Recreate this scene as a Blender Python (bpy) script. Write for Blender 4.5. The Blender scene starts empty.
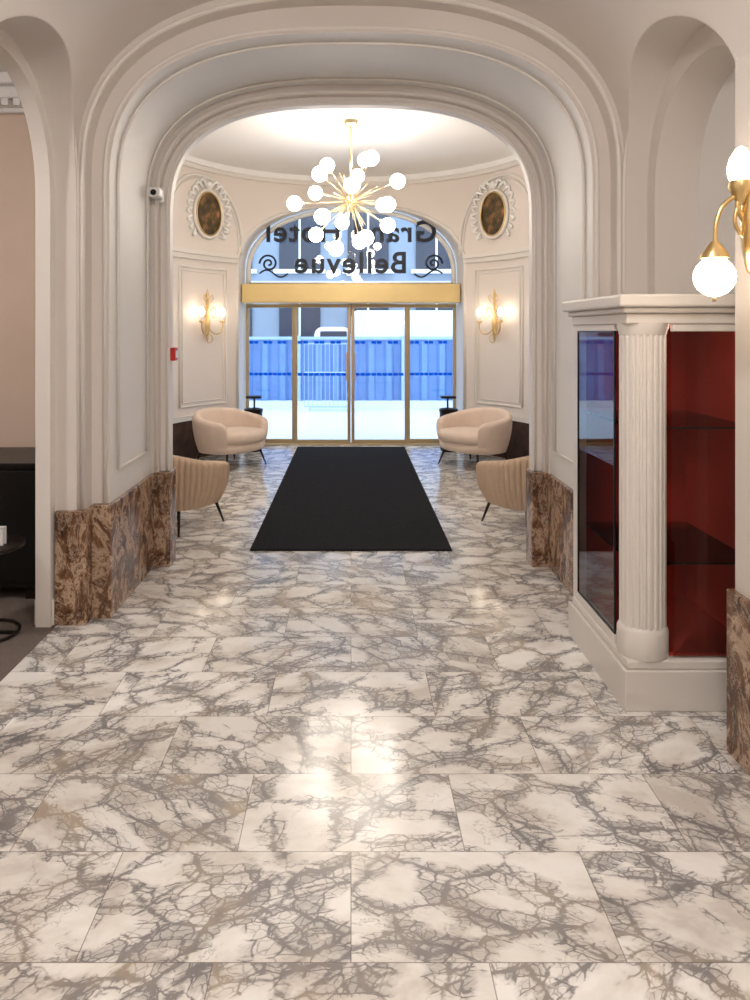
import bpy, bmesh, math, random
from mathutils import Vector
random.seed(4)
pi=math.pi
SC=bpy.context.scene
COL=SC.collection

# ------------------------------------------------------------------ materials
def newmat(name):
    m=bpy.data.materials.new(name); m.use_nodes=True
    nt=m.node_tree; b=nt.nodes["Principled BSDF"]
    return m,nt,b
def s2l(c):
    return tuple(((v/255)/12.92 if v/255<=0.04045 else ((v/255+0.055)/1.055)**2.4) for v in c)+(1,)
def nd(nt,t,**kw):
    n=nt.nodes.new(t)
    for k,v in kw.items():
        if k.startswith("i_"):
            n.inputs[int(k[2:])].default_value=v
        else: setattr(n,k,v)
    return n
def math_(nt,op,a,b=None,c=None):
    n=nt.nodes.new("ShaderNodeMath"); n.operation=op
    for i,v in enumerate((a,b,c)):
        if v is None: continue
        if isinstance(v,(int,float)): n.inputs[i].default_value=v
        else: nt.links.new(v,n.inputs[i])
    return n.outputs[0]
def mix_(nt,fac,a,b):
    n=nt.nodes.new("ShaderNodeMix"); n.data_type='RGBA'
    for sock,v in ((n.inputs[0],fac),(n.inputs[6],a),(n.inputs[7],b)):
        if isinstance(v,(int,float,tuple)): sock.default_value=v
        else: nt.links.new(v,sock)
    return n.outputs[2]
def ramp_(nt,fac,stops,interp='LINEAR'):
    n=nt.nodes.new("ShaderNodeValToRGB"); n.color_ramp.interpolation=interp
    e=n.color_ramp.elements
    while len(e)<len(stops): e.new(0.5)
    for i,(p,c) in enumerate(stops):
        e[i].position=p; e[i].color=c
    nt.links.new(fac,n.inputs[0]); return n.outputs[0]
def simple(name,rgb,rough=0.5,metal=0.0,var=0.06,scale=3.0,bump=0.0,bscale=80,spec=None):
    m,nt,b=newmat(name)
    tc=nd(nt,"ShaderNodeTexCoord")
    n=nd(nt,"ShaderNodeTexNoise"); n.inputs["Scale"].default_value=scale; n.inputs["Detail"].default_value=4
    nt.links.new(tc.outputs["Object"],n.inputs["Vector"])
    c=s2l(rgb); d=tuple(x*(1-var*2.2) for x in c[:3])+(1,)
    nt.links.new(mix_(nt,n.outputs["Fac"],d,tuple(min(1,x*(1+var)) for x in c[:3])+(1,)),b.inputs["Base Color"])
    b.inputs["Roughness"].default_value=rough; b.inputs["Metallic"].default_value=metal
    if spec is not None: b.inputs["Specular IOR Level"].default_value=spec
    if bump>0:
        n2=nd(nt,"ShaderNodeTexNoise"); n2.inputs["Scale"].default_value=bscale
        nt.links.new(tc.outputs["Object"],n2.inputs["Vector"])
        bp=nd(nt,"ShaderNodeBump"); bp.inputs["Strength"].default_value=bump; bp.inputs["Distance"].default_value=0.01
        nt.links.new(n2.outputs["Fac"],bp.inputs["Height"]); nt.links.new(bp.outputs[0],b.inputs["Normal"])
    return m
def emis(name,rgb,strength):
    m,nt,b=newmat(name)
    b.inputs["Base Color"].default_value=(0.9,0.88,0.82,1)
    b.inputs["Emission Color"].default_value=s2l(rgb)
    b.inputs["Emission Strength"].default_value=strength
    return m
def glass(name,tint,refl=0.08):
    m,nt,b=newmat(name); nt.nodes.remove(b)
    out=nt.nodes["Material Output"]
    t=nd(nt,"ShaderNodeBsdfTransparent"); t.inputs[0].default_value=tint
    g=nd(nt,"ShaderNodeBsdfGlossy"); g.inputs["Roughness"].default_value=0.01
    fr=nd(nt,"ShaderNodeFresnel"); fr.inputs[0].default_value=1.5
    f=math_(nt,'ADD',fr.outputs[0],refl)
    mx=nd(nt,"ShaderNodeMixShader"); nt.links.new(f,mx.inputs[0]); nt.links.new(t.outputs[0],mx.inputs[1]); nt.links.new(g.outputs[0],mx.inputs[2])
    nt.links.new(mx.outputs[0],out.inputs[0]); return m
def vinyl(name,rgb):
    m,nt,b=newmat(name); nt.nodes.remove(b); out=nt.nodes["Material Output"]
    d=nd(nt,"ShaderNodeBsdfDiffuse"); d.inputs[0].default_value=s2l(rgb)
    t=nd(nt,"ShaderNodeBsdfTranslucent"); t.inputs[0].default_value=s2l(rgb)
    mx=nd(nt,"ShaderNodeMixShader"); mx.inputs[0].default_value=.6
    nt.links.new(d.outputs[0],mx.inputs[1]); nt.links.new(t.outputs[0],mx.inputs[2]); nt.links.new(mx.outputs[0],out.inputs[0]); return m

def marble_floor():
    m,nt,b=newmat("arabescato_marble_tiles"); L=nt.links.new
    tc=nd(nt,"ShaderNodeTexCoord"); sp=nd(nt,"ShaderNodeSeparateXYZ"); L(tc.outputs["Object"],sp.inputs[0])
    X,Y=sp.outputs[0],sp.outputs[1]
    yy=math_(nt,'DIVIDE',math_(nt,'SUBTRACT',Y,1.90),0.405)
    row=math_(nt,'FLOOR',yy)
    off=math_(nt,'MULTIPLY',math_(nt,'FLOORED_MODULO',row,2.0),0.5)
    xx=math_(nt,'ADD',math_(nt,'DIVIDE',X,0.70),off)
    col=math_(nt,'FLOOR',xx)
    fx=math_(nt,'SUBTRACT',xx,col); fy=math_(nt,'SUBTRACT',yy,row)
    ex=math_(nt,'MULTIPLY',math_(nt,'MINIMUM',fx,math_(nt,'SUBTRACT',1.0,fx)),0.70)
    ey=math_(nt,'MULTIPLY',math_(nt,'MINIMUM',fy,math_(nt,'SUBTRACT',1.0,fy)),0.405)
    e=math_(nt,'MINIMUM',ex,ey)
    grout=math_(nt,'LESS_THAN',e,0.0017)
    cb=nd(nt,"ShaderNodeCombineXYZ"); L(col,cb.inputs[0]); L(row,cb.inputs[1])
    wn=nd(nt,"ShaderNodeTexWhiteNoise"); wn.noise_dimensions='3D'; L(cb.outputs[0],wn.inputs["Vector"])
    vm=nd(nt,"ShaderNodeVectorMath",operation='MULTIPLY_ADD'); L(wn.outputs["Color"],vm.inputs[0]); vm.inputs[1].default_value=(17,17,17); L(tc.outputs["Object"],vm.inputs[2])
    rt=nd(nt,"ShaderNodeVectorRotate",rotation_type='Z_AXIS'); L(vm.outputs[0],rt.inputs["Vector"]); L(math_(nt,'MULTIPLY_ADD',wn.outputs["Value"],1.6,-0.8),rt.inputs["Angle"])
    P=rt.outputs[0]
    def warp(P,scale,amt,det=5):
        n=nd(nt,"ShaderNodeTexNoise"); n.inputs["Scale"].default_value=scale; n.inputs["Detail"].default_value=det; L(P,n.inputs["Vector"])
        s=nd(nt,"ShaderNodeVectorMath",operation='SUBTRACT'); L(n.outputs["Color"],s.inputs[0]); s.inputs[1].default_value=(.5,.5,.5)
        a=nd(nt,"ShaderNodeVectorMath",operation='MULTIPLY_ADD'); L(s.outputs[0],a.inputs[0]); a.inputs[1].default_value=(amt,amt,amt); L(P,a.inputs[2])
        return a.outputs[0]
    def vor(vec,scale):
        v=nd(nt,"ShaderNodeTexVoronoi",feature='DISTANCE_TO_EDGE'); v.inputs["Scale"].default_value=scale; L(vec,v.inputs["Vector"]); return v.outputs["Distance"]
    def cell(vec,scale):
        v=nd(nt,"ShaderNodeTexVoronoi",feature='F1'); v.inputs["Scale"].default_value=scale; L(vec,v.inputs["Vector"])
        s=nd(nt,"ShaderNodeSeparateColor"); L(v.outputs["Color"],s.inputs[0]); return s.outputs[0]
    def noi(vec,scale,det=4,ro=0.55,dist=0):
        v=nd(nt,"ShaderNodeTexNoise"); v.inputs["Scale"].default_value=scale; v.inputs["Detail"].default_value=det; v.inputs["Roughness"].default_value=ro; v.inputs["Distortion"].default_value=dist; L(vec,v.inputs["Vector"]); return v.outputs["Fac"]
    def sm(d,a,b_,lo=0.0,hi=1.0):
        r=nd(nt,"ShaderNodeMapRange",interpolation_type='SMOOTHSTEP')
        L(d,r.inputs[0]); r.inputs[1].default_value=a
        if isinstance(b_,float): r.inputs[2].default_value=b_
        else: L(b_,r.inputs[2])
        r.inputs[3].default_value=lo; r.inputs[4].default_value=hi; return r.outputs[0]
    mp=nd(nt,"ShaderNodeMapping"); mp.inputs["Rotation"].default_value=(0,0,.55); mp.inputs["Scale"].default_value=(1.0,1.55,1); L(P,mp.inputs[0]); S=mp.outputs[0]
    W1=warp(S,6.0,0.10,5); W2=warp(S,16.0,0.035,3)
    big=vor(W1,3.7)
    # crushed grey-brown seams gather along the borders of large white clasts
    nb=noi(S,5.0,4,.6,.3)
    nearb=sm(big,0.0,.34,1.0,0.0)
    cluster=sm(math_(nt,'MULTIPLY_ADD',nearb,.26,nb),.55,.74)
    w=math_(nt,'MULTIPLY_ADD',cluster,0.035,0.014)
    vbig=math_(nt,'MULTIPLY',sm(big,0.0,w,1.0,0.0),math_(nt,'MULTIPLY_ADD',cluster,.45,.45))
    med=math_(nt,'MULTIPLY',sm(vor(W2,12.0),0.008,0.055,1.0,0.0),sm(cluster,.05,.6))
    sh=math_(nt,'MULTIPLY',math_(nt,'MULTIPLY',sm(cell(W2,12.0),.52,.60),cluster),.34)
    fin=math_(nt,'MULTIPLY',sm(vor(W2,27.0),0.01,0.085,1.0,0.0),math_(nt,'MULTIPLY',sm(cluster,.3,.9),.45))
    rid=math_(nt,'ABSOLUTE',math_(nt,'SUBTRACT',noi(W1,3.6,8,.62,.5),.5))
    vr=math_(nt,'MULTIPLY',sm(rid,0.0,.007,1.0,0.0),math_(nt,'MULTIPLY',sm(noi(P,3.0,2),.44,.56),.6))
    haze=math_(nt,'MULTIPLY',cluster,.20)
    br=sm(noi(W2,45,5,.7),.30,.58,.6,1.0)
    tot=math_(nt,'ADD',math_(nt,'ADD',math_(nt,'MULTIPLY',vbig,.75),math_(nt,'MULTIPLY',med,.70)),math_(nt,'ADD',math_(nt,'ADD',vr,haze),math_(nt,'ADD',sh,fin)))
    tot=math_(nt,'MINIMUM',math_(nt,'MULTIPLY',tot,br),.85)
    base=ramp_(nt,noi(W1,3.2,6,.6),[(0.36,s2l((212,205,197))),(0.46,s2l((233,229,222))),(0.60,s2l((246,244,240)))])
    vc=ramp_(nt,noi(P,4.5,5),[(0.36,s2l((88,86,92))),(0.50,s2l((116,110,110))),(0.60,s2l((140,128,116))),(0.70,s2l((166,148,124)))])
    c=mix_(nt,tot,base,vc)
    c=mix_(nt,math_(nt,'MULTIPLY',wn.outputs["Value"],0.16),c,s2l((168,162,154)))
    c=mix_(nt,math_(nt,'MULTIPLY',grout,0.6),c,s2l((100,92,84)))
    L(c,b.inputs["Base Color"])
    L(math_(nt,'MULTIPLY_ADD',noi(P,12,3),0.07,0.115),b.inputs["Roughness"])
    b.inputs["Specular IOR Level"].default_value=.48
    return m
def marble_brown():
    m,nt,b=newmat("brown_breccia_marble"); L=nt.links.new
    tc=nd(nt,"ShaderNodeTexCoord")
    mp=nd(nt,"ShaderNodeMapping"); mp.inputs["Scale"].default_value=(1,1,.7); L(tc.outputs["Object"],mp.inputs[0])
    n=nd(nt,"ShaderNodeTexNoise"); n.inputs["Scale"].default_value=6.5; n.inputs["Detail"].default_value=9; n.inputs["Roughness"].default_value=.72; n.inputs["Distortion"].default_value=.7
    L(mp.outputs[0],n.inputs["Vector"])
    c=ramp_(nt,n.outputs["Fac"],[(0.32,s2l((44,32,26))),(0.43,s2l((92,64,46))),(0.50,s2l((126,92,68))),(0.545,s2l((198,170,144))),(0.59,s2l((108,76,56))),(0.75,s2l((62,42,34)))])
    n2=nd(nt,"ShaderNodeTexVoronoi",feature='DISTANCE_TO_EDGE'); n2.inputs["Scale"].default_value=6
    a=nd(nt,"ShaderNodeVectorMath",operation='MULTIPLY_ADD'); L(n.outputs["Color"],a.inputs[0]); a.inputs[1].default_value=(.5,.5,.5); L(mp.outputs[0],a.inputs[2]); L(a.outputs[0],n2.inputs["Vector"])
    f=nd(nt,"ShaderNodeMapRange"); L(n2.outputs["Distance"],f.inputs[0]); f.inputs[2].default_value=.04; f.inputs[3].default_value=.8; f.inputs[4].default_value=0
    L(mix_(nt,f.outputs[0],c,s2l((206,184,162))),b.inputs["Base Color"])
    b.inputs["Roughness"].default_value=.2
    return m

M={}
M['paint']=simple("cream_wall_paint",(219,211,204),.55,var=.015)
M['paint2']=simple("pale_reveal_paint",(230,228,225),.5,var=.015)
M['vest']=simple("rose_cream_paint",(231,221,213),.5,var=.015)
M['trim']=simple("trim_paint",(230,224,217),.42,var=.015)
M['ceil']=simple("ceiling_paint",(246,244,242),.6,var=.01)
M['pink']=simple("terracotta_rose_paint",(228,206,188),.6,var=.03)
M['floor']=marble_floor()
M['brown']=marble_brown()
M['wood']=simple("dark_brown_skirting",(84,58,42),.6,var=.35,scale=9,spec=.2)
M['carpet']=simple("brown_carpet",(116,104,96),.9,var=.15,scale=60)
M['rug']=simple("charcoal_rug_pile",(46,46,49),1.0,var=.5,scale=90,bump=.8,bscale=160,spec=.1)
M['gold']=simple("brushed_brass",(226,196,138),.28,metal=1,var=.05)
M['champ']=simple("champagne_brass",(228,208,168),.28,metal=1,var=.05)
M['goldpaint']=simple("gilded_header",(236,208,146),.42,metal=.25,var=.04)
M['bronze']=simple("champagne_frame",(190,168,132),.35,metal=.5,var=.04)
M['black']=simple("black_lacquer",(12,12,14),.35,var=.1)
M['dark']=simple("dark_metal",(48,40,36),.35,metal=.6,var=.1)
M['white']=simple("white_plastic",(236,236,234),.4,var=.01)
M['redp']=simple("red_plastic",(196,30,24),.4,var=.02)
M['boucle']=simple("blush_boucle",(234,214,198),.9,var=.05,scale=12,bump=.35,bscale=260)
M['chan']=simple("sand_velvet",(210,184,158),.75,var=.06,scale=12,bump=.15,bscale=200)
M['cab']=simple("cabinet_paint",(222,216,209),.4,var=.015)
M['redf']=simple("red_felt",(178,50,34),.8,var=.05,scale=6)
M['glass']=glass("window_glass",(.95,.98,1,1),.06)
M['cglass']=glass("cabinet_glass",(.95,.96,.96,1),.03)
M['shelf']=glass("shelf_glass",(.92,.87,.85,1),.03)
M['bulb']=emis("warm_globe",(255,245,232),12.5)
M['sbulb']=emis("sconce_glass",(255,232,202),8)
M['sbulb2']=emis("sconce_candle_glass",(255,234,206),15)
M['lamp']=emis("lamp_bowl",(255,249,245),68)  # glow of the added, unseen fill bowls
M['led']=emis("led_strip",(255,240,224),12)  # added glow that brightens the cabinet interior
M['film']=vinyl("blue_film",(30,140,235))
M['sign']=simple("sign_vinyl",(20,24,40),.5,var=.02)
M['snow']=simple("pale_pavement",(214,222,230),.8,var=.04)
M['blue']=simple("blue_hoarding",(104,144,200),.6,var=.10)
M['blue2']=simple("pale_blue_post",(160,188,220),.6,var=.04)
M['facade']=simple("grey_facade",(146,160,178),.8,var=.12,scale=1.2)
M['fwin']=simple("dark_window",(40,52,72),.2,var=.1)
def painting():
    m,nt,b=newmat("old_oil_painting"); tc=nd(nt,"ShaderNodeTexCoord")
    n=nd(nt,"ShaderNodeTexNoise"); n.inputs["Scale"].default_value=9; n.inputs["Detail"].default_value=6; nt.links.new(tc.outputs["Object"],n.inputs["Vector"])
    nt.links.new(ramp_(nt,n.outputs["Fac"],[(0.3,s2l((40,30,18))),(0.5,s2l((86,70,40))),(0.62,s2l((140,100,62))),(0.75,s2l((190,130,100)))]),b.inputs["Base Color"])
    b.inputs["Roughness"].default_value=.45; return m
M['paintg']=painting()

# ------------------------------------------------------------------ helpers
def mesh(name,v,f,mat,parent=None,smooth=False):
    me=bpy.data.meshes.new(name); me.from_pydata([tuple(x) for x in v],[],f); me.update()
    bm=bmesh.new(); bm.from_mesh(me); bmesh.ops.recalc_face_normals(bm,faces=bm.faces); bm.to_mesh(me); bm.free()
    if isinstance(mat,str): mat=M[mat]
    me.materials.append(mat)
    if smooth:
        for p in me.polygons: p.use_smooth=True
    o=bpy.data.objects.new(name,me); COL.objects.link(o)
    if parent: o.parent=parent
    return o
def box(name,x0,x1,y0,y1,z0,z1,mat,parent=None,bev=0):
    cx,cy,cz=(x0+x1)/2,(y0+y1)/2,(z0+z1)/2
    v=[(x-cx,y-cy,z-cz) for z in (z0,z1) for y in (y0,y1) for x in (x0,x1)]
    f=[(0,2,3,1),(4,5,7,6),(0,1,5,4),(2,6,7,3),(0,4,6,2),(1,3,7,5)]
    o=mesh(name,v,f,mat,parent); o.location=(cx,cy,cz)
    if bev>0:
        b=o.modifiers.new("bev",'BEVEL'); b.width=bev; b.segments=3
    return o
def empty(name,loc=(0,0,0),rz=0):
    e=bpy.data.objects.new(name,None); COL.objects.link(e); e.location=loc; e.rotation_euler=(0,0,rz); e.empty_display_size=.1; return e
def tube(name,pts,r,mat,parent=None,cyc=False,res=6,radii=None):
    P=[Vector(p) for p in pts]; n=len(P); V=[];F=[]
    def tan(i):
        if cyc: return (P[(i+1)%n]-P[(i-1)%n]).normalized()
        return (P[min(i+1,n-1)]-P[max(i-1,0)]).normalized()
    t=tan(0); up=Vector((0,0,1)) if abs(t.z)<.9 else Vector((1,0,0))
    nrm=(up-t*up.dot(t)).normalized(); K=max(res,6)
    for i in range(n):
        t=tan(i); nrm=(nrm-t*nrm.dot(t)).normalized(); bi=t.cross(nrm)
        rr=radii[i] if radii else r
        for k in range(K):
            a=2*pi*k/K; V.append(P[i]+nrm*math.cos(a)*rr+bi*math.sin(a)*rr)
    for i in range(n if cyc else n-1):
        j=(i+1)%n
        for k in range(K):
            k2=(k+1)%K; F.append((i*K+k,i*K+k2,j*K+k2,j*K+k))
    if not cyc:
        F.append(tuple(range(K))[::-1]); F.append(tuple((n-1)*K+k for k in range(K)))
    return mesh(name,V,F,mat,parent,True)
def smooth(pts,n=6):
    P=[Vector(p) for p in pts]; out=[]
    for i in range(len(P)-1):
        p0=P[max(i-1,0)];p1=P[i];p2=P[i+1];p3=P[min(i+2,len(P)-1)]
        for k in range(n):
            t=k/n; out.append(.5*((2*p1)+(p2-p0)*t+(2*p0-5*p1+4*p2-p3)*t*t+(3*p1-p0-3*p2+p3)*t**3))
    out.append(P[-1]); return out
def lathe(name,prof,mat,loc=(0,0,0),parent=None,seg=28,flute=0,fd=0):
    V=[];F=[]
    for r,z in prof:
        for k in range(seg):
            a=2*pi*k/seg; rr=r
            if flute:
                c_=math.cos(flute*a); rr=r-fd*max(0,c_+.25)**.6 if c_>-.25 else r
            V.append((rr*math.cos(a),rr*math.sin(a),z))
    n=len(prof)
    for i in range(n-1):
        for k in range(seg):
            k2=(k+1)%seg; F.append((i*seg+k,i*seg+k2,(i+1)*seg+k2,(i+1)*seg+k))
    F.append(tuple(range(seg))[::-1]); F.append(tuple((n-1)*seg+k for k in range(seg)))
    o=mesh(name,V,F,mat,parent,not flute); o.location=loc
    if not flute: o.data.set_sharp_from_angle(angle=math.radians(42))
    return o
def sphere(name,r,loc,mat,parent=None,sc=(1,1,1),seg=18):
    N=10
    prof=[(max(r*math.sin(pi*i/N)*sc[0],.0005),-r*math.cos(pi*i/N)*sc[2]) for i in range(N+1)]
    return lathe(name,prof,mat,loc,parent,seg)

def archz(u,half,spring,apex,n):
    q=min(1,abs(u)/half); return spring+(apex-spring)*max(0,1-q**n)**(1/n)
def arch_pts(half,spring,apex,n,N=72):
    out=[]
    for i in range(N+1):
        t=pi*i/N; c,s=-math.cos(t),math.sin(t)
        out.append((math.copysign(abs(c)**(2/n),c)*half, spring+(apex-spring)*abs(s)**(2/n)))
    return out
def arch_wall(name,w0,w1,half,spring,apex,n,u0,u1,ztop,mat,axis='X',uc=0,matin=None):
    T=(lambda u,w,z:(u+uc,w,z)) if axis=='X' else (lambda u,w,z:(w,u+uc,z))
    A=arch_pts(half,spring,apex,n); V=[];F=[]
    def quad(a,b,c,d):
        k=len(V); V.extend([a,b,c,d]); F.append((k,k+1,k+2,k+3))
    u0-=uc; u1-=uc
    for w in (w0,w1):
        quad(T(u0,w,0),T(-half,w,0),T(-half,w,ztop),T(u0,w,ztop))
        quad(T(half,w,0),T(u1,w,0),T(u1,w,ztop),T(half,w,ztop))
        k=len(V)
        for (u,z) in A: V.append(T(u,w,z)); V.append(T(u,w,ztop))
        for i in range(len(A)-1): F.append((k+2*i,k+2*i+2,k+2*i+3,k+2*i+1))
    quad(T(u0,w0,0),T(u0,w1,0),T(u0,w1,ztop),T(u0,w0,ztop))
    quad(T(u1,w0,0),T(u1,w1,0),T(u1,w1,ztop),T(u1,w0,ztop))
    quad(T(u0,w0,ztop),T(u1,w0,ztop),T(u1,w1,ztop),T(u0,w1,ztop))
    nf=len(F); k=len(V)
    B=[(-half,0)]+A+[(half,0)]
    for (u,z) in B: V.append(T(u,w0,z)); V.append(T(u,w1,z))
    for i in range(len(B)-1): F.append((k+2*i,k+2*i+1,k+2*i+3,k+2*i+2))
    o=mesh(name,V,F,mat)
    if matin:
        o.data.materials.append(M[matin])
        for i in range(nf,len(F)): o.data.polygons[i].material_index=1
    for i in range(nf+1,len(F)-1): o.data.polygons[i].use_smooth=True
    return o
def arch_tube(name,w,half,spring,apex,n,r,mat,z0,axis='X',uc=0):
    A=[(-half,z0)]+arch_pts(half,spring,apex,n)+[(half,z0)]
    if axis=='X': pts=[(u+uc,w,z) for u,z in A]
    else: pts=[(w,u+uc,z) for u,z in A]
    return tube(name,pts,r,mat,res=8)

# ------------------------------------------------------------------ room shell
YF=4.12
flo=box("floor",-2.6,2.6,-3,10.66,-.1,0,'floor'); 
for v in flo.data.vertices: v.co+=flo.location
flo.location=(0,0,0)
box("floor_side_room",-5,-1.60,-1.0,5.2,-.05,.004,'carpet')

arch_wall("wall_arch_outer",4.12,4.22,1.46,2.45,3.43,2.5,-1.7,1.7,4.0,'paint')
arch_wall("wall_arch_outer_reveal",4.22,5.10,1.36,2.40,3.28,2.7,-1.7,1.7,4.0,'paint',matin='paint2')
arch_wall("wall_arch_inner",5.10,5.16,1.31,2.36,3.21,2.8,-2.5,2.5,4.0,'paint')
arch_wall("wall_arch_inner_lip",5.16,5.24,1.245,2.34,3.155,2.9,-2.5,2.5,4.0,'trim')
arch_tube("trim_1",4.12,1.475,2.45,3.445,2.5,.012,'trim',.62)
arch_tube("trim_2",4.22,1.385,2.41,3.305,2.7,.012,'trim',.62)
arch_tube("trim_3",5.10,1.328,2.37,3.228,2.8,.011,'trim',.62)
arch_tube("trim_4",5.16,1.268,2.34,3.178,2.9,.009,'trim',.62)
for k,yy in enumerate((4.36,4.98)):
    arch_tube("trim_%d"%(5+k),yy,1.352,2.40,3.272,2.7,.009,'trim',.80)
for k,sx in enumerate((-1,1)):
    tube("trim_%d"%(7+k),[(sx*1.352,4.36,.80),(sx*1.352,4.98,.80)],.009,'trim')

# groin vaulted ceiling over hall
YC=3.48; LH=.62
def vf(x): return archz(x,1.50,2.50,3.50,2.4)
def vg(y):
    if abs(y-YC)>=LH: return 0
    return archz(y-YC,LH,2.32,3.0,2.2)
xs=[-1.5*math.cos(pi*i/150) for i in range(151)]+[s_*(1.5-.2*i/60) for i in range(60) for s_ in (-1,1)]
xs=sorted(set(round(x,4) for x in xs))
ys=[-2.5+i*.35 for i in range(15)]+[YC-LH*math.cos(pi*i/110) for i in range(111)]+[YF]
ys=sorted(set(round(y,5) for y in ys if y<=YF))
V=[];F=[]
for y in ys:
    g=vg(y)
    for x in xs:
        f_=vf(x); V.append((x,y,max(f_,g)))
nx=len(xs)
for j in range(len(ys)-1):
    for i in range(nx-1): F.append((j*nx+i,j*nx+i+1,(j+1)*nx+i+1,(j+1)*nx+i))
cv=mesh("ceiling_hall_vault",V,F,'paint')
for p in cv.data.polygons: p.use_smooth=True
arch_wall("wall_right",1.5,1.62,LH,2.32,3.0,2.2,-2.5,YF,3.3,'paint','Y',YC)
arch_wall("wall_right_niche",1.62,1.85,.52,2.30,2.88,2.2,-2.5,YF,3.3,'paint','Y',YC)
box("wall_right_niche_back",1.85,1.9,2.5,4.3,0,3.4,'paint2')
arch_wall("wall_left",-1.62,-1.5,LH,2.32,3.0,2.2,-2.5,YF,3.3,'paint','Y',YC)
arch_wall("wall_left_lip",-1.7,-1.62,.56,2.30,2.92,2.2,-2.5,YF,3.3,'trim','Y',YC)
arch_tube("trim_9",1.5,LH+.02,2.32,3.015,2.2,.010,'trim',.2,'Y',YC)
arch_tube("trim_10",-1.5,LH+.02,2.32,3.015,2.2,.010,'trim',.2,'Y',YC)
box("wall_right_pier",1.455,1.5,1.2,2.84,0,2.62,'paint')
box("baseboard_right",1.43,1.52,1.1,2.86,0,.62,'brown',bev=.006)
box("wall_back",-2,2,-2.6,-2.5,0,3.7,'paint')
for s,nm in ((-1,'left'),(1,'right')):
    def sb(n,xa,xb,y0,y1,z0,z1,m,bev=.006):
        a,b=sorted((s*xa,s*xb)); return box(n,a,b,y0,y1,z0,z1,m,bev=bev)
    sb("baseboard_%s_pier"%nm,1.44,1.61,4.07,4.24,0,.62,'brown')
    sb("baseboard_%s_reveal"%nm,1.335,1.45,4.17,5.13,0,.63,'brown')
    sb("baseboard_%s_inner"%nm,1.225,1.34,5.08,5.25,0,.64,'brown')
    sb("baseboard_%s_jamb"%nm,1.612,1.72,4.07,4.13,0,.14,'trim')

# side room
SB=5.06
box("wall_side_room_back",-5,-1.7,SB,SB+.03,0,3.4,'pink')
box("wall_side_room_left",-5.05,-5,-1,5.2,0,3.4,'pink')
box("wall_side_room_front",-5,-1.7,-1.05,-1,0,3.4,'pink')
box("ceiling_side_room",-5,-1.7,-1,5.2,3.3,3.35,'ceil')
for k,(d,z0,z1) in enumerate(((.16,3.22,3.3),(.11,3.14,3.22),(.05,3.06,3.14))):
    box("trim_%d"%(11+k),-5,-1.71,SB-d,SB,z0,z1,'ceil',bev=.015)
dv=[];df=[]
for i in range(40):
    x=-4.8+i*.078; k=len(dv)
    dv+= [(x,SB-.12,3.09),(x+.045,SB-.12,3.09),(x+.045,SB-.05,3.09),(x,SB-.05,3.09),(x,SB-.12,3.135),(x+.045,SB-.12,3.135),(x+.045,SB-.05,3.135),(x,SB-.05,3.135)]
    df+=[tuple(k+j for j in q) for q in ((0,3,2,1),(4,5,6,7),(0,1,5,4),(1,2,6,5),(2,3,7,6),(3,0,4,7))]
mesh("trim_14",dv,df,'ceil')

# vestibule
RX,RY,CY=2.3,2.4,8.2; H=3.76; HW=1.50; WS,WA,WN=2.45,3.36,2.2
def W(a,off=0): return ((RX-off)*math.sin(a),CY+(RY-off)*math.cos(a))
aw=math.asin(HW/RX)
V=[];F=[]
def strip(cols):
    k=len(V)
    for x,y,z0,z1 in cols: V.append((x,y,z0)); V.append((x,y,z1))
    for i in range(len(cols)-1): F.append((k+2*i,k+2*i+2,k+2*i+3,k+2*i+1))
def seg(a0,a1,n): return [a0+(a1-a0)*i/n for i in range(n+1)]
for s in (-1,1):
    strip([(s*RX,5.24,0,H),(s*RX,CY,0,H)]+[(*W(s*a),0,H) for a in seg(pi/2,aw,30)])
cs=[]
for i in range(61):
    x=-HW*math.cos(pi*i/60); a=math.asin(x/RX); X_,Y_=W(a)
    cs.append((X_,Y_,archz(x,HW,WS,WA,WN),H))
strip(cs)
wv=mesh("wall_vestibule",V,F,'vest',smooth=True); wv.data.set_sharp_from_angle(angle=math.radians(40))
V=[];F=[]
edge=[(-HW,W(-aw)[1],0)]+[(c[0],c[1],c[2]) for c in cs]+[(HW,W(aw)[1],0)]
for x,y,z in edge: V.append((x,y,z)); V.append((x,10.72,z))
for i in range(len(edge)-1): F.append((2*i,2*i+2,2*i+3,2*i+1))
mesh("wall_window_reveal",V,F,'trim')
tube("trim_15",[(x*1.015,y-.01,z+(.02 if z>WS else 0)) for x,y,z in edge],.028,'trim',res=8)
V=[(-RX-.05,5.2,H),(RX+.05,5.2,H)]+[(*W(a,-.05),H) for a in seg(pi/2,-pi/2,60)]
mesh("ceiling_vestibule",V,[tuple(range(len(V)))],'ceil')
def band(name,z0,z1,off,a0,a1,mat,side=0,n=40):
    path=[(W(a),W(a,off)) for a in seg(a0,a1,n)]
    if side: path=[((side*RX,5.3),(side*(RX-off),5.3))]+path
    V=[];F=[]
    for (o,i) in path:
        V.extend([(o[0],o[1],z0),(i[0],i[1],z0),(i[0],i[1],z1),(o[0],o[1],z1)])
    for k in range(len(path)-1):
        for j in range(4):
            j2=(j+1)%4; F.append((4*k+j,4*k+j2,4*k+4+j2,4*k+4+j))
    F.append((0,1,2,3)); m=4*(len(path)-1); F.append((m+3,m+2,m+1,m))
    o=mesh(name,V,F,mat,smooth=True); o.data.set_sharp_from_angle(angle=math.radians(40)); return o
band("trim_16",3.69,3.76,.09,-pi/2,pi/2,'ceil',n=80)
band("trim_17",3.64,3.69,.05,-pi/2,pi/2,'trim',n=80)
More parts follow.
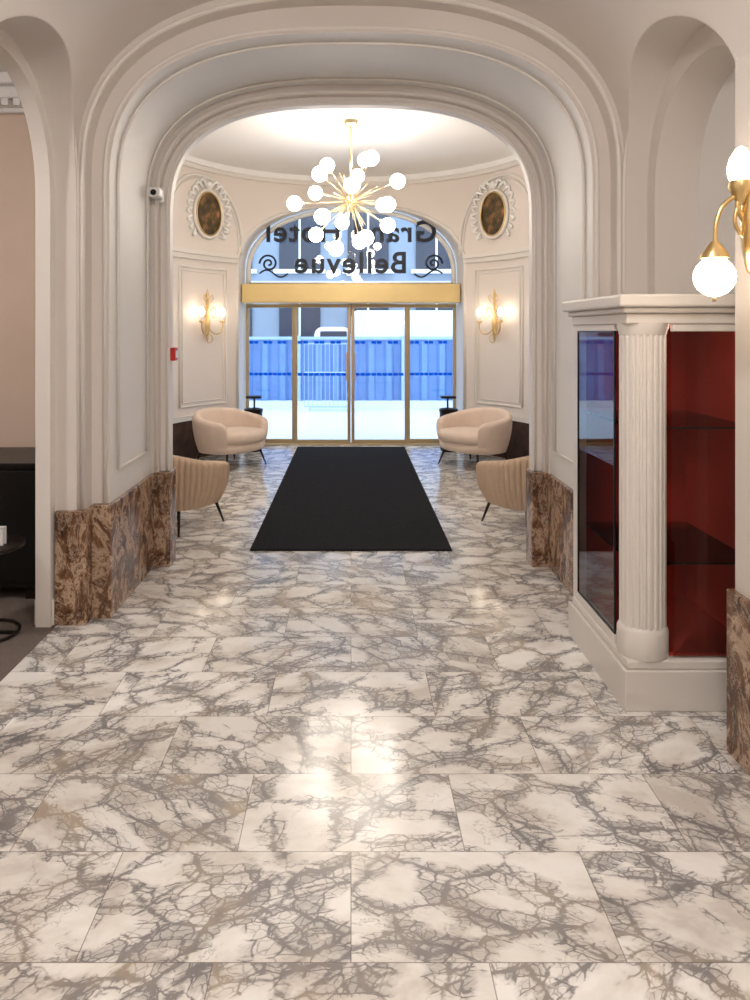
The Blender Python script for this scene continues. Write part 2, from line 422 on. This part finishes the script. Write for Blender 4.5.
for s,nm in ((-1,'left'),(1,'right')):
    band("baseboard_vestibule_%s"%nm,0,.49,.03,s*pi/2,s*(aw+.02),'wood',side=s)
    band("trim_%d"%(18 if s<0 else 19),.49,.55,.045,s*pi/2,s*(aw+.02),'trim',side=s)
    band("trim_%d"%(20 if s<0 else 21),2.56,2.61,.08,s*pi/2,s*(aw+.02),'trim',side=s)
    band("trim_%d"%(22 if s<0 else 23),2.50,2.56,.045,s*pi/2,s*(aw+.02),'trim',side=s)
    for q,(d0,d1) in enumerate(((66,45.5),(87,70))):
        A0,A1=math.radians(d0),math.radians(d1)
        for w_,(in_,r_) in enumerate(((0,.016),(.05,.008))):
            a0=A0-in_/2.3; a1=A1+in_/2.3; z0=.66+in_; z1=2.40-in_
            pts=[(*W(s*a,.006),z0) for a in seg(a0,a1,10)]+[(*W(s*a,.006),z1) for a in seg(a1,a0,10)]
            tube("trim_%d"%(24+q*4+w_*2+(0 if s<0 else 1)),pts,r_,'trim',cyc=True,res=8)
    for w_,(g,r_) in enumerate(((0,.022),(.05,.01))):
        c=math.radians(56.5); hw=math.radians(17)-g/2.3
        pts=[(*W(s*(c+hw*math.cos(t)),.008),2.62+(.96-g)*math.sin(t)**.8) for t in [pi*i/36 for i in range(37)]]
        tube("trim_%d"%(36+w_*2+(0 if s<0 else 1)),pts,r_,'trim',res=8)

# ------------------------------------------------------------------ doors / window
YD=10.6
dr=empty("door_1",(0,YD,0))
def fr(n,x0,x1,z0,z1,y0=-.03,y1=.03,m='bronze'): return box(n,x0,x1,y0,y1,z0,z1,m,dr,bev=.004)
for i,(x0,x1,yo) in enumerate(((-1.49,-.79,.04),(-.80,-.005,-.03),(.005,.80,-.03),(.79,1.49,.04))):
    fr("stile_a_%d"%i,x0,x0+.045,.02,1.98,yo-.025,yo+.025); fr("stile_b_%d"%i,x1-.045,x1,.02,1.98,yo-.025,yo+.025)
    fr("rail_bottom_%d"%i,x0+.045,x1-.045,.02,.07,yo-.025,yo+.025); fr("rail_top_%d"%i,x0+.045,x1-.045,1.93,1.98,yo-.025,yo+.025)
    mesh("pane_%d"%i,[(x0+.045,yo,.07),(x1-.045,yo,.07),(x1-.045,yo,1.93),(x0+.045,yo,1.93)],[(0,1,2,3)],'glass',dr)
    for q,zz in enumerate((1.44,.99)):
        n=9; w=(x1-x0-.1)/n
        for k in range(n):
            if k%3==2 and q==0: continue
            box("film_%d_%d_%d"%(i,q,k),x0+.05+k*w,x0+.05+k*w+w*.85,yo-.006,yo-.003,zz-.02,zz+.02,'film',dr)
fr("threshold",-1.49,1.49,.0,.02,-.12,.1)
fr("pull_handle_l",-.07,-.055,.9,1.3,-.08,-.065,'gold'); fr("pull_handle_r",.055,.07,.9,1.3,-.08,-.065,'gold')
box("door_header",-1.485,1.485,10.18,10.55,1.985,2.24,'goldpaint',bev=.012)
wn_=empty("window_1",(0,YD,0))
A=arch_pts(1.48,WS,WA-.02,WN)
mesh("pane",[(-1.48,0.03,2.26),(1.48,.03,2.26)]+[(u,.03,z) for u,z in A[::-1]],[tuple(range(len(A)+2))],'glass',wn_)
tube("frame_arch",[(-1.45,0,2.26)]+[(u*.98,0,z-.03) for u,z in A]+[(1.45,0,2.26)],.035,'white',wn_,res=8)
box("transom",-1.47,1.47,-.03,.05,2.245,2.285,'bronze',wn_)
def text(t,z,size,parent,xs_=1.0):
    c=bpy.data.curves.new("letters",'FONT'); c.body=t; c.size=size; c.align_x='CENTER'; c.extrude=.006; c.offset=.008; c.space_character=1.12
    o=bpy.data.objects.new("letters_"+t.split()[0].lower(),c); COL.objects.link(o); o.parent=parent
    o.rotation_euler=(pi/2,0,pi); o.location=(0,-.04,z); o.scale=(xs_,1,1); return o
sg=empty("hotel_lettering_sign",(0,YD,0))
text("Grand Hotel",2.86,.42,sg,1.0)
text("Bellevue",2.42,.42,sg,1.0)
for s in (-1,1):
    pts=[]
    for i in range(40):
        t=i/39*3.6*pi; r=.13*(1-i/44); pts.append((s*(1.16+r*math.cos(t)),-.03,2.55+r*math.sin(t)))
    tube("scroll_%d"%s,pts,.014,'sign',sg)
    pts=[(s*(1.29-.4*i/20),-.03,2.41+.05*math.sin(i/20*2*pi)) for i in range(21)]
    tube("flourish_%d"%s,pts,.012,'sign',sg)
for o in sg.children:
    if o.type=='FONT': o.data.materials.append(M['sign'])

# outside
box("ground_street",-14,14,10.72,32,-.12,-.02,'snow')
fn=empty("construction_hoarding",(0,16,0))
V=[];F=[]
n=260
for i in range(n+1):
    x=-7+14*i/n; y=.05*math.copysign(1,math.sin(i*.9)); V.append((x,y,.12)); V.append((x,y,1.42))
for i in range(n): F.append((2*i,2*i+2,2*i+3,2*i+1))
mesh("corrugated_sheet",V,F,'blue',fn)
for i in range(-6,7):
    box("post_%d"%i,i*1.1-.03,i*1.1+.03,-.14,-.08,-.02,1.5,'blue2',fn)
box("rail",-7,7,-.12,-.07,1.42,1.48,'blue2',fn); box("foot",-7,7,-.16,.1,-.02,.12,'snow',fn)
mf=empty("mesh_barrier",(-.45,15.2,0))
for i in range(12): box("bar_%d"%i,-.5+i*.085,-.49+i*.085,-.01,.01,.05,1.33,'blue2',mf)
for z in (.05,.75,1.33): box("bar_h_%d"%int(z*100),-.5,.45,-.015,.015,z,z+.025,'blue2',mf)
for x in (-.5,.43): box("foot_%d"%int(x*100),x-.05,x+.1,-.25,.25,-.02,.06,'snow',mf)
bd=empty("street_building",(0,22,0))
box("facade",-14,14,0,1,-.02,12,'facade',bd)
for r in range(3):
    for c in range(-6,7):
        x=c*2.0+.5
        z0=.3 if r==0 else 3.4+(r-1)*3.2; z1=z0+2.3 if r==0 else z0+2.0
        box("glazing_%d_%d"%(r,c),x-.6,x+.6,-.06,-.01,z0,z1,'fwin',bd)
        box("sill_%d_%d"%(r,c),x-.75,x+.75,-.2,-.01,z0-.12,z0,'white',bd)
        box("bar_%d_%d"%(r,c),x-.03,x+.03,-.1,-.06,z0,z1,'white',bd)
box("string_course",-14,14,-.25,0,2.75,3.05,'snow',bd)
vn=empty("delivery_van",(1.2,19,0))
box("body",-1.2,1.5,-.9,.9,.4,2.1,'white',vn,bev=.15); box("cab",-2.1,-1.2,-.85,.85,.4,1.7,'white',vn,bev=.2)
box("cab_glass",-1.95,-1.3,-.87,.87,1.15,1.6,'fwin',vn,bev=.03)
for x in (-1.5,1.0):
    w=lathe("wheel_%d"%int(x*10),[(.2,-.1),(.38,-.1),(.38,.1),(.2,.1)],'black',(x,-.8,.36),vn); w.rotation_euler=(pi/2,0,0)

# ------------------------------------------------------------------ rug
box("entrance_rug",-.735,.735,5.45,10.3,.0,.014,'rug',bev=.004)

# ------------------------------------------------------------------ chandelier
ch=empty("sputnik_chandelier",(0,7.7,2.93))
tube("stem",[(0,0,0),(0,0,.83)],.012,'champ',ch); lathe("canopy",[(.02,.76),(.07,.79),(.08,.83)],'champ',(0,0,0),ch)
sphere("hub",.06,(0,0,0),'champ',ch)
ND=18
for i in range(ND):
    z=1-2*(i+.5)/ND; a=i*2.39996+.5; r=math.sqrt(1-z*z)
    d=Vector((r*math.cos(a),r*math.sin(a),z)); Lr=(.56,.44,.50)[i%3]
    if d.z>.9: d=Vector((.3,.2,.93)).normalized(); Lr=.46
    tube("rod_%d"%i,[tuple(d*.05),tuple(d*(Lr-.05))],.0045,'champ',ch)
    tube("cup_%d"%i,[tuple(d*(Lr-.09)),tuple(d*(Lr-.04))],.02,'champ',ch,radii=[.008,.024])
    sphere("globe_%d"%i,.078,tuple(d*(Lr+.02)),'bulb',ch)
for i in range(40):
    z=1-2*(i+.5)/40; a=i*2.39996+1; r=math.sqrt(1-z*z); d=Vector((r*math.cos(a),r*math.sin(a),z))
    tube("spike_%d"%i,[tuple(d*.05),tuple(d*.31)],.005,'champ',ch,radii=[.006,.003])

# ------------------------------------------------------------------ wall medallions + sconces in vestibule
def ell(rx,rz,y,n=48): return [(rx*math.cos(2*pi*i/n),y,rz*math.sin(2*pi*i/n)) for i in range(n)]
def medallion(s):
    a=s*math.radians(53.5); x,y=W(a,.01)
    e=empty("oval_framed_painting",(x,y,3.10),-a)
    V=[(0,-.02,0)]+ell(.205,.27,-.02); F=[(0,i+1,(i+1)%48+1) for i in range(48)]
    mesh("canvas",V,F,'paintg',e)
    tube("frame_outer",ell(.24,.305,-.02),.024,'trim',e,True,10); tube("frame_gilt",ell(.21,.275,-.035),.010,'gold',e,True,8)
    for q in (-1,1):
        for j in range(9):
            t=math.radians(90+q*(8+j*15)); cx,cz=.275*math.cos(t),.345*math.sin(t)
            ln=.12-.008*j; tx=q*-1*math.sin(t); tz=q*math.cos(t)
            pts=[]
            for k in range(9):
                u=k/8; pts.append((cx+tx*ln*u+math.cos(t)*.09*math.sin(u*pi*.9),-.02-.02*math.sin(u*pi),cz+tz*ln*u+math.sin(t)*.09*math.sin(u*pi*.9)))
            tube("leaf_%d_%d"%(q,j),pts,.012,'ceil',e,radii=[.006+.016*math.sin(pi*(k+.6)/9.2) for k in range(9)])
    sphere("crest",.05,(0,-.03,.37),'ceil',e)
def wsconce(s):
    a=s*math.radians(54.5); x,y=W(a,.012)
    e=empty("brass_wall_sconce",(x,y,1.70),-a)
    lathe("backplate",[(.004,-.24),(.016,-.2),(.022,-.14),(.034,-.07),(.036,0),(.024,.06),(.016,.16),(.022,.24),(.012,.32),(.020,.36),(.003,.44)],'gold',(0,-.04,0),e)
    for q in (-1,1):
        tube("arm_%d"%q,smooth([(0,-.05,-.05),(q*.06,-.09,-.13),(q*.14,-.12,-.13),(q*.18,-.13,-.06),(q*.18,-.13,.0)]),.009,'gold',e,res=8)
        tube("scroll_%d"%q,smooth([(q*.01,-.05,.12),(q*.07,-.07,.20),(q*.115,-.08,.14),(q*.08,-.08,.07),(q*.05,-.07,.11)]),.007,'gold',e)
        tube("bow_%d"%q,smooth([(q*.01,-.05,.30),(q*.06,-.06,.36),(q*.08,-.06,.31),(q*.03,-.06,.26)]),.006,'gold',e)
        lathe("cup_%d"%q,[(.01,0),(.038,.015),(.034,.03),(.012,.035)],'gold',(q*.18,-.13,0),e)
        lathe("candle_%d"%q,[(.014,.03),(.014,.09)],'white',(q*.18,-.13,0),e,seg=12)
        lathe("shade_%d"%q,[(.012,.09),(.026,.115),(.030,.14),(.022,.175),(.004,.20)],'sbulb2',(q*.18,-.13,0),e,seg=14)
    tube("ring",[(.05*math.cos(t),-.08,-.20+.05*math.sin(t)) for t in [2*pi*i/20 for i in range(20)]],.006,'gold',e,True)
for s in (-1,1): medallion(s); wsconce(s)

# ------------------------------------------------------------------ near wall sconce (right pier)
e=empty("globe_wall_sconce",(1.455,2.6,1.98))
lathe("backplate",[(.004,-.2),(.03,-.17),(.045,-.08),(.05,0),(.045,.08),(.03,.17),(.004,.22)],'gold',(-.052,0,0),e)
tube("arm_main",smooth([(-.045,0,.02),(-.075,0,-.02),(-.115,0,.05),(-.10,0,.10),(-.103,0,.14)]),.009,'gold',e,res=8)
tube("arm_drop",smooth([(-.055,0,.04),(-.10,0,.09),(-.16,0,.06),(-.188,0,0),(-.193,0,-.06),(-.195,0,-.10)]),.008,'gold',e,res=8)
tube("arm_scroll",smooth([(-.10,0,.09),(-.125,0,.0),(-.085,0,-.06),(-.055,0,-.03),(-.075,0,.0)]),.007,'gold',e,res=8)
lathe("upper_cup",[(.012,.06),(.03,.09),(.042,.12),(.038,.14)],'gold',(-.103,0,0),e)
lathe("upper_shade",[(.032,.13),(.042,.16),(.045,.185),(.036,.22),(.018,.25),(.004,.26)],'sbulb',(-.103,0,0),e)
lathe("lower_cup",[(.012,-.07),(.024,-.085),(.046,-.118),(.048,-.128),(.03,-.133)],'gold',(-.195,0,0),e)
sphere("lower_globe",.069,(-.195,0,-.192),'sbulb',e,seg=32)
tube("lower_finial",[(-.195,0,-.257),(-.195,0,-.278)],.007,'gold',e)

# ------------------------------------------------------------------ display cabinet
cb=empty("display_cabinet",(1.16,3.15,0))
def cbx(n,x0,x1,y0,y1,z0,z1,m='cab',bev=.004): return box(n,x0,x1,y0,y1,z0,z1,m,cb,bev=bev)
cbx("plinth",-.01,.62,0,.82,0,.17); cbx("plinth_step",.004,.61,.012,.80,.17,.21,bev=.01)
cbx("cornice_low",.0,.61,.01,.80,1.63,1.675,bev=.008); cbx("cornice_mid",-.02,.62,-.015,.81,1.675,1.70,bev=.01); cbx("cornice_top",-.045,.62,-.04,.825,1.70,1.755,bev=.012)
lathe("fluted_column",[(.096,.335),(.096,1.60)],'cab',(.105,.105,0),cb,seg=220,flute=22,fd=.006)
lathe("column_base",[(.104,.21),(.106,.215),(.106,.315),(.102,.325),(.097,.335),(.090,.34)],'cab',(.105,.105,0),cb,seg=48)
lathe("column_capital",[(.092,1.58),(.099,1.59),(.099,1.60),(.106,1.612),(.106,1.635)],'cab',(.105,.105,0),cb,seg=48)
cbx("post_back_left",.01,.06,.735,.80,.21,1.63); cbx("post_front_right",.555,.60,.02,.07,.21,1.63)
cbx("rail_front_top",.20,.555,.02,.048,1.598,1.63)
cbx("rail_side_bottom",.01,.04,.19,.735,.19,.25); cbx("rail_side_top",.01,.04,.19,.735,1.60,1.63)
cbx("glass_gasket_back",.012,.020,.725,.735,.25,1.60,'black',0); cbx("glass_gasket_front",.012,.020,.19,.20,.25,1.60,'black',0); cbx("glass_gasket_bottom",.012,.020,.19,.735,.25,.257,'black',0); cbx("glass_gasket_top",.012,.020,.19,.735,1.593,1.60,'black',0)
cbx("back_panel",.06,.60,.76,.78,.21,1.63,'redf',0); cbx("right_panel",.585,.60,.07,.76,.21,1.63,'redf',0)
cbx("floor_panel",.05,.585,.06,.76,.21,.222,'redf',0); cbx("top_panel",.05,.585,.06,.76,1.615,1.628,'redf',0)
cbx("led_strip_front",.22,.56,.05,.065,1.605,1.614,'led',0)  # glowing strip added behind the top rail to light the red interior
for i,z in enumerate((.60,1.18)):
    cbx("shelf_%d"%i,.05,.583,.06,.755,z,z+.008,'shelf',0)
mesh("glass_side",[(.016,.2,.25),(.016,.73,.25),(.016,.73,1.60),(.016,.2,1.60)],[(0,1,2,3)],'cglass',cb)
mesh("glass_front",[(.2,.035,.222),(.555,.035,.222),(.555,.035,1.60),(.2,.035,1.60)],[(0,1,2,3)],'cglass',cb)

# ------------------------------------------------------------------ chairs
def chair(name,loc,rz,rx,ry,hb,ha,mat,ribs,rd,phimax=125,z0=.19,th=.10):
    e=empty(name,loc,rz)
    PM=math.radians(phimax); NS=ribs*8 if ribs else 96
    V=[];F=[]; 
    def base(phi,rxx,ryy):
        c,s=math.cos(phi),math.sin(phi); n=2.4
        return (-math.copysign(abs(c)**(2/n),c)*rxx, math.copysign(abs(s)**(2/n),s)*ryy)
    K=0
    for i in range(NS+1):
        phi=-PM+2*PM*i/NS; q=abs(phi)/PM
        h=hb-(hb-ha)*(q*q*(3-2*q))
        endf=max(0,(q-.88)/.12); th_=th*(1-.25*endf); h-=.06*endf**2
        bul=rd*abs(math.sin(ribs*pi*i/NS))**.7 if ribs else 0
        prof=[]
        for k in range(9):
            u=k/8; z=z0+(h-th_*.5-z0)*u
            o=-.07*(1-u)**2.0 + bul*(.5+.5*min(1,u*3)) ; prof.append((o-.0,z))
        for k in range(1,8):
            t=pi*k/8; prof.append((-th_/2+th_/2*math.cos(t)+bul*(math.cos(t)*.5+.5),h-th_*.5+th_*.5*math.sin(t)))
        for k in range(5):
            u=k/4; z=h-th_*.5-(h-th_*.5-.30)*u; prof.append((-th_-.02*u,z))
        K=len(prof)
        for (o,z) in prof:
            x,y=base(phi,rx+o,ry+o); V.append((x,y,z))
    for i in range(NS):
        for k in range(K):
            k2=(k+1)%K; F.append((i*K+k,i*K+k2,(i+1)*K+k2,(i+1)*K+k))
    F.append(tuple(range(K))); F.append(tuple(NS*K+k for k in range(K))[::-1])
    mesh("shell",V,F,mat,e,True).data.set_sharp_from_angle(angle=math.radians(50))
    def pad(nm,rxx,ryy,za,zb,cx,n=2.6,rr=.05):
        V=[];F=[];S=56
        prof=[(.02,za),(1-rr*2.5,za),(1-rr*.6,za+(zb-za)*.15),(1,za+(zb-za)*.4),(1,za+(zb-za)*.62),(1-rr*.6,za+(zb-za)*.86),(1-rr*2.2,zb*.99),(.6,zb+.012),(.02,zb+.02)]
        for f_,z in prof:
            for k in range(S):
                t=2*pi*k/S; c,s=math.cos(t),math.sin(t)
                V.append((cx+math.copysign(abs(c)**(2/n),c)*rxx*f_,math.copysign(abs(s)**(2/n),s)*ryy*f_,z))
        for i in range(len(prof)-1):
            for k in range(S):
                k2=(k+1)%S; F.append((i*S+k,i*S+k2,(i+1)*S+k2,(i+1)*S+k))
        F.append(tuple(range(S))[::-1]); F.append(tuple((len(prof)-1)*S+k for k in range(S)))
        mesh(nm,V,F,mat,e,True)
    pad("seat_base",rx-.07,ry-.06,z0,.32,.03)
    pad("seat_cushion",rx-.075,ry-.085,.30,.43,.075)
    for sx in (-1,1):
        for sy in (-1,1):
            x,y=sx*rx*.55,sy*ry*.58
            tube("leg_%d_%d"%(sx,sy),[(x,y,z0+.02),(x*1.28,y*1.22,0)],.012,'dark',e,res=10,radii=[.016,.008])
    return e
R=math.radians
chair("boucle_loveseat",(-1.43,8.92,0),R(-36),.38,.46,.67,.55,'boucle',0,0,135)
chair("boucle_loveseat.001",(1.46,8.92,0),R(180+36),.38,.46,.67,.55,'boucle',0,0,135)
chair("channel_back_armchair",(-1.455,6.20,0),R(62),.40,.40,.665,.52,'chan',36,.024,135)
chair("channel_back_armchair.001",(1.485,6.20,0),R(180-62),.40,.40,.665,.52,'chan',36,.024,135)

# ------------------------------------------------------------------ small things
for s in (-1,1):
    b=empty("black_litter_bin",(s*1.30,10.0,0))
    lathe("body",[(.10,0),(.11,.02),(.12,.50),(.12,.52)],'black',(0,0,0),b); lathe("rim",[(.125,.52),(.128,.56),(.10,.57),(.06,.55)],'dark',(0,0,0),b)
    box("post",-.012,.012,.08,.1,.0,.72,'black',b); box("tray",-.1,.1,-.02,.12,.70,.73,'black',b)
sc=empty("security_camera",(-1.30,5.07,2.52))
box("mount",-.03,.03,-.0,.03,-.05,.05,'white',sc,bev=.008); box("housing",-.045,.03,-.1,.0,-.03,.035,'white',sc,bev=.012)
sphere("lens",.02,(-.01,-.1,0),'black',sc)
fa=empty("fire_alarm_call_point",(-1.245,5.2,1.44))
box("box",0,.035,-.04,.04,-.045,.045,'redp',fa,bev=.006); box("face",.035,.038,-.025,.025,-.025,.025,'white',fa)
sbd=empty("black_sideboard",(-2.6,4.72,0))
box("body",-.8,.88,-.28,.3,.08,.79,'black',sbd,bev=.01); box("top",-.82,.89,-.3,.32,.79,.82,'black',sbd,bev=.006)
for i in range(3): box("door_%d"%i,-.78+i*.55,-.78+i*.55+.52,-.295,-.28,.12,.77,'black',sbd,bev=.006)
for x in (-.7,.7): box("foot_%d"%int(x*10),x-.04,x+.04,-.25,.25,.004,.08,'dark',sbd)
st=empty("round_side_table",(-1.93,3.95,.004))
lathe("top",[(.19,.455),(.2,.46),(.2,.475),(.19,.48)],'dark',(0,0,0),st); tube("stem",[(0,0,.01),(0,0,.46)],.012,'dark',st)
tube("base_ring",[(.17*math.cos(t),.17*math.sin(t),.01) for t in [2*pi*i/32 for i in range(32)]],.009,'dark',st,True); box("base_bar",-.17,.17,-.01,.01,.002,.016,'dark',st)
cd=empty("menu_card",(-1.86,3.92,.484))
box("front_leaf",-.05,.05,-.02,-.016,0,.09,'white',cd); box("back_leaf",-.05,.05,.016,.02,0,.09,'white',cd); box("spine",-.05,.05,-.02,.02,.088,.092,'white',cd)

# ------------------------------------------------------------------ added fill lamps out of view + camera + world
for (x,y,z) in ((0,1.5,3.33),(0,-.9,3.33),(-3.2,2.6,3.16)):
    l=empty("ceiling_bowl_lamp",(x,y,z))  # glowing bowls added out of view to light hall and side room
    lathe("bowl",[(.01,-.10),(.10,-.085),(.15,-.04),(.17,.02),(.165,.03)],'lamp',(0,0,0),l,seg=16); lathe("collar",[(.18,.02),(.18,.05),(.05,.06),(.05,.14)],'gold',(0,0,0),l)
w=bpy.data.worlds.new("World"); SC.world=w; w.use_nodes=True
bg=w.node_tree.nodes["Background"]; bg.inputs[0].default_value=(.66,.82,1,1); bg.inputs[1].default_value=1.9
cam=bpy.data.cameras.new("cam"); co=bpy.data.objects.new("camera",cam); COL.objects.link(co); SC.camera=co
co.location=(0,0,1.6); co.rotation_euler=(pi/2,0,0)
cam.sensor_fit='VERTICAL'; cam.sensor_height=36; cam.sensor_width=27; cam.lens=27.0
cam.shift_x=(375-351)/1000; cam.shift_y=-(500-331)/1000
cam.clip_end=200
SC.view_settings.view_transform='Standard'; SC.view_settings.look='None'; SC.view_settings.exposure=0.8
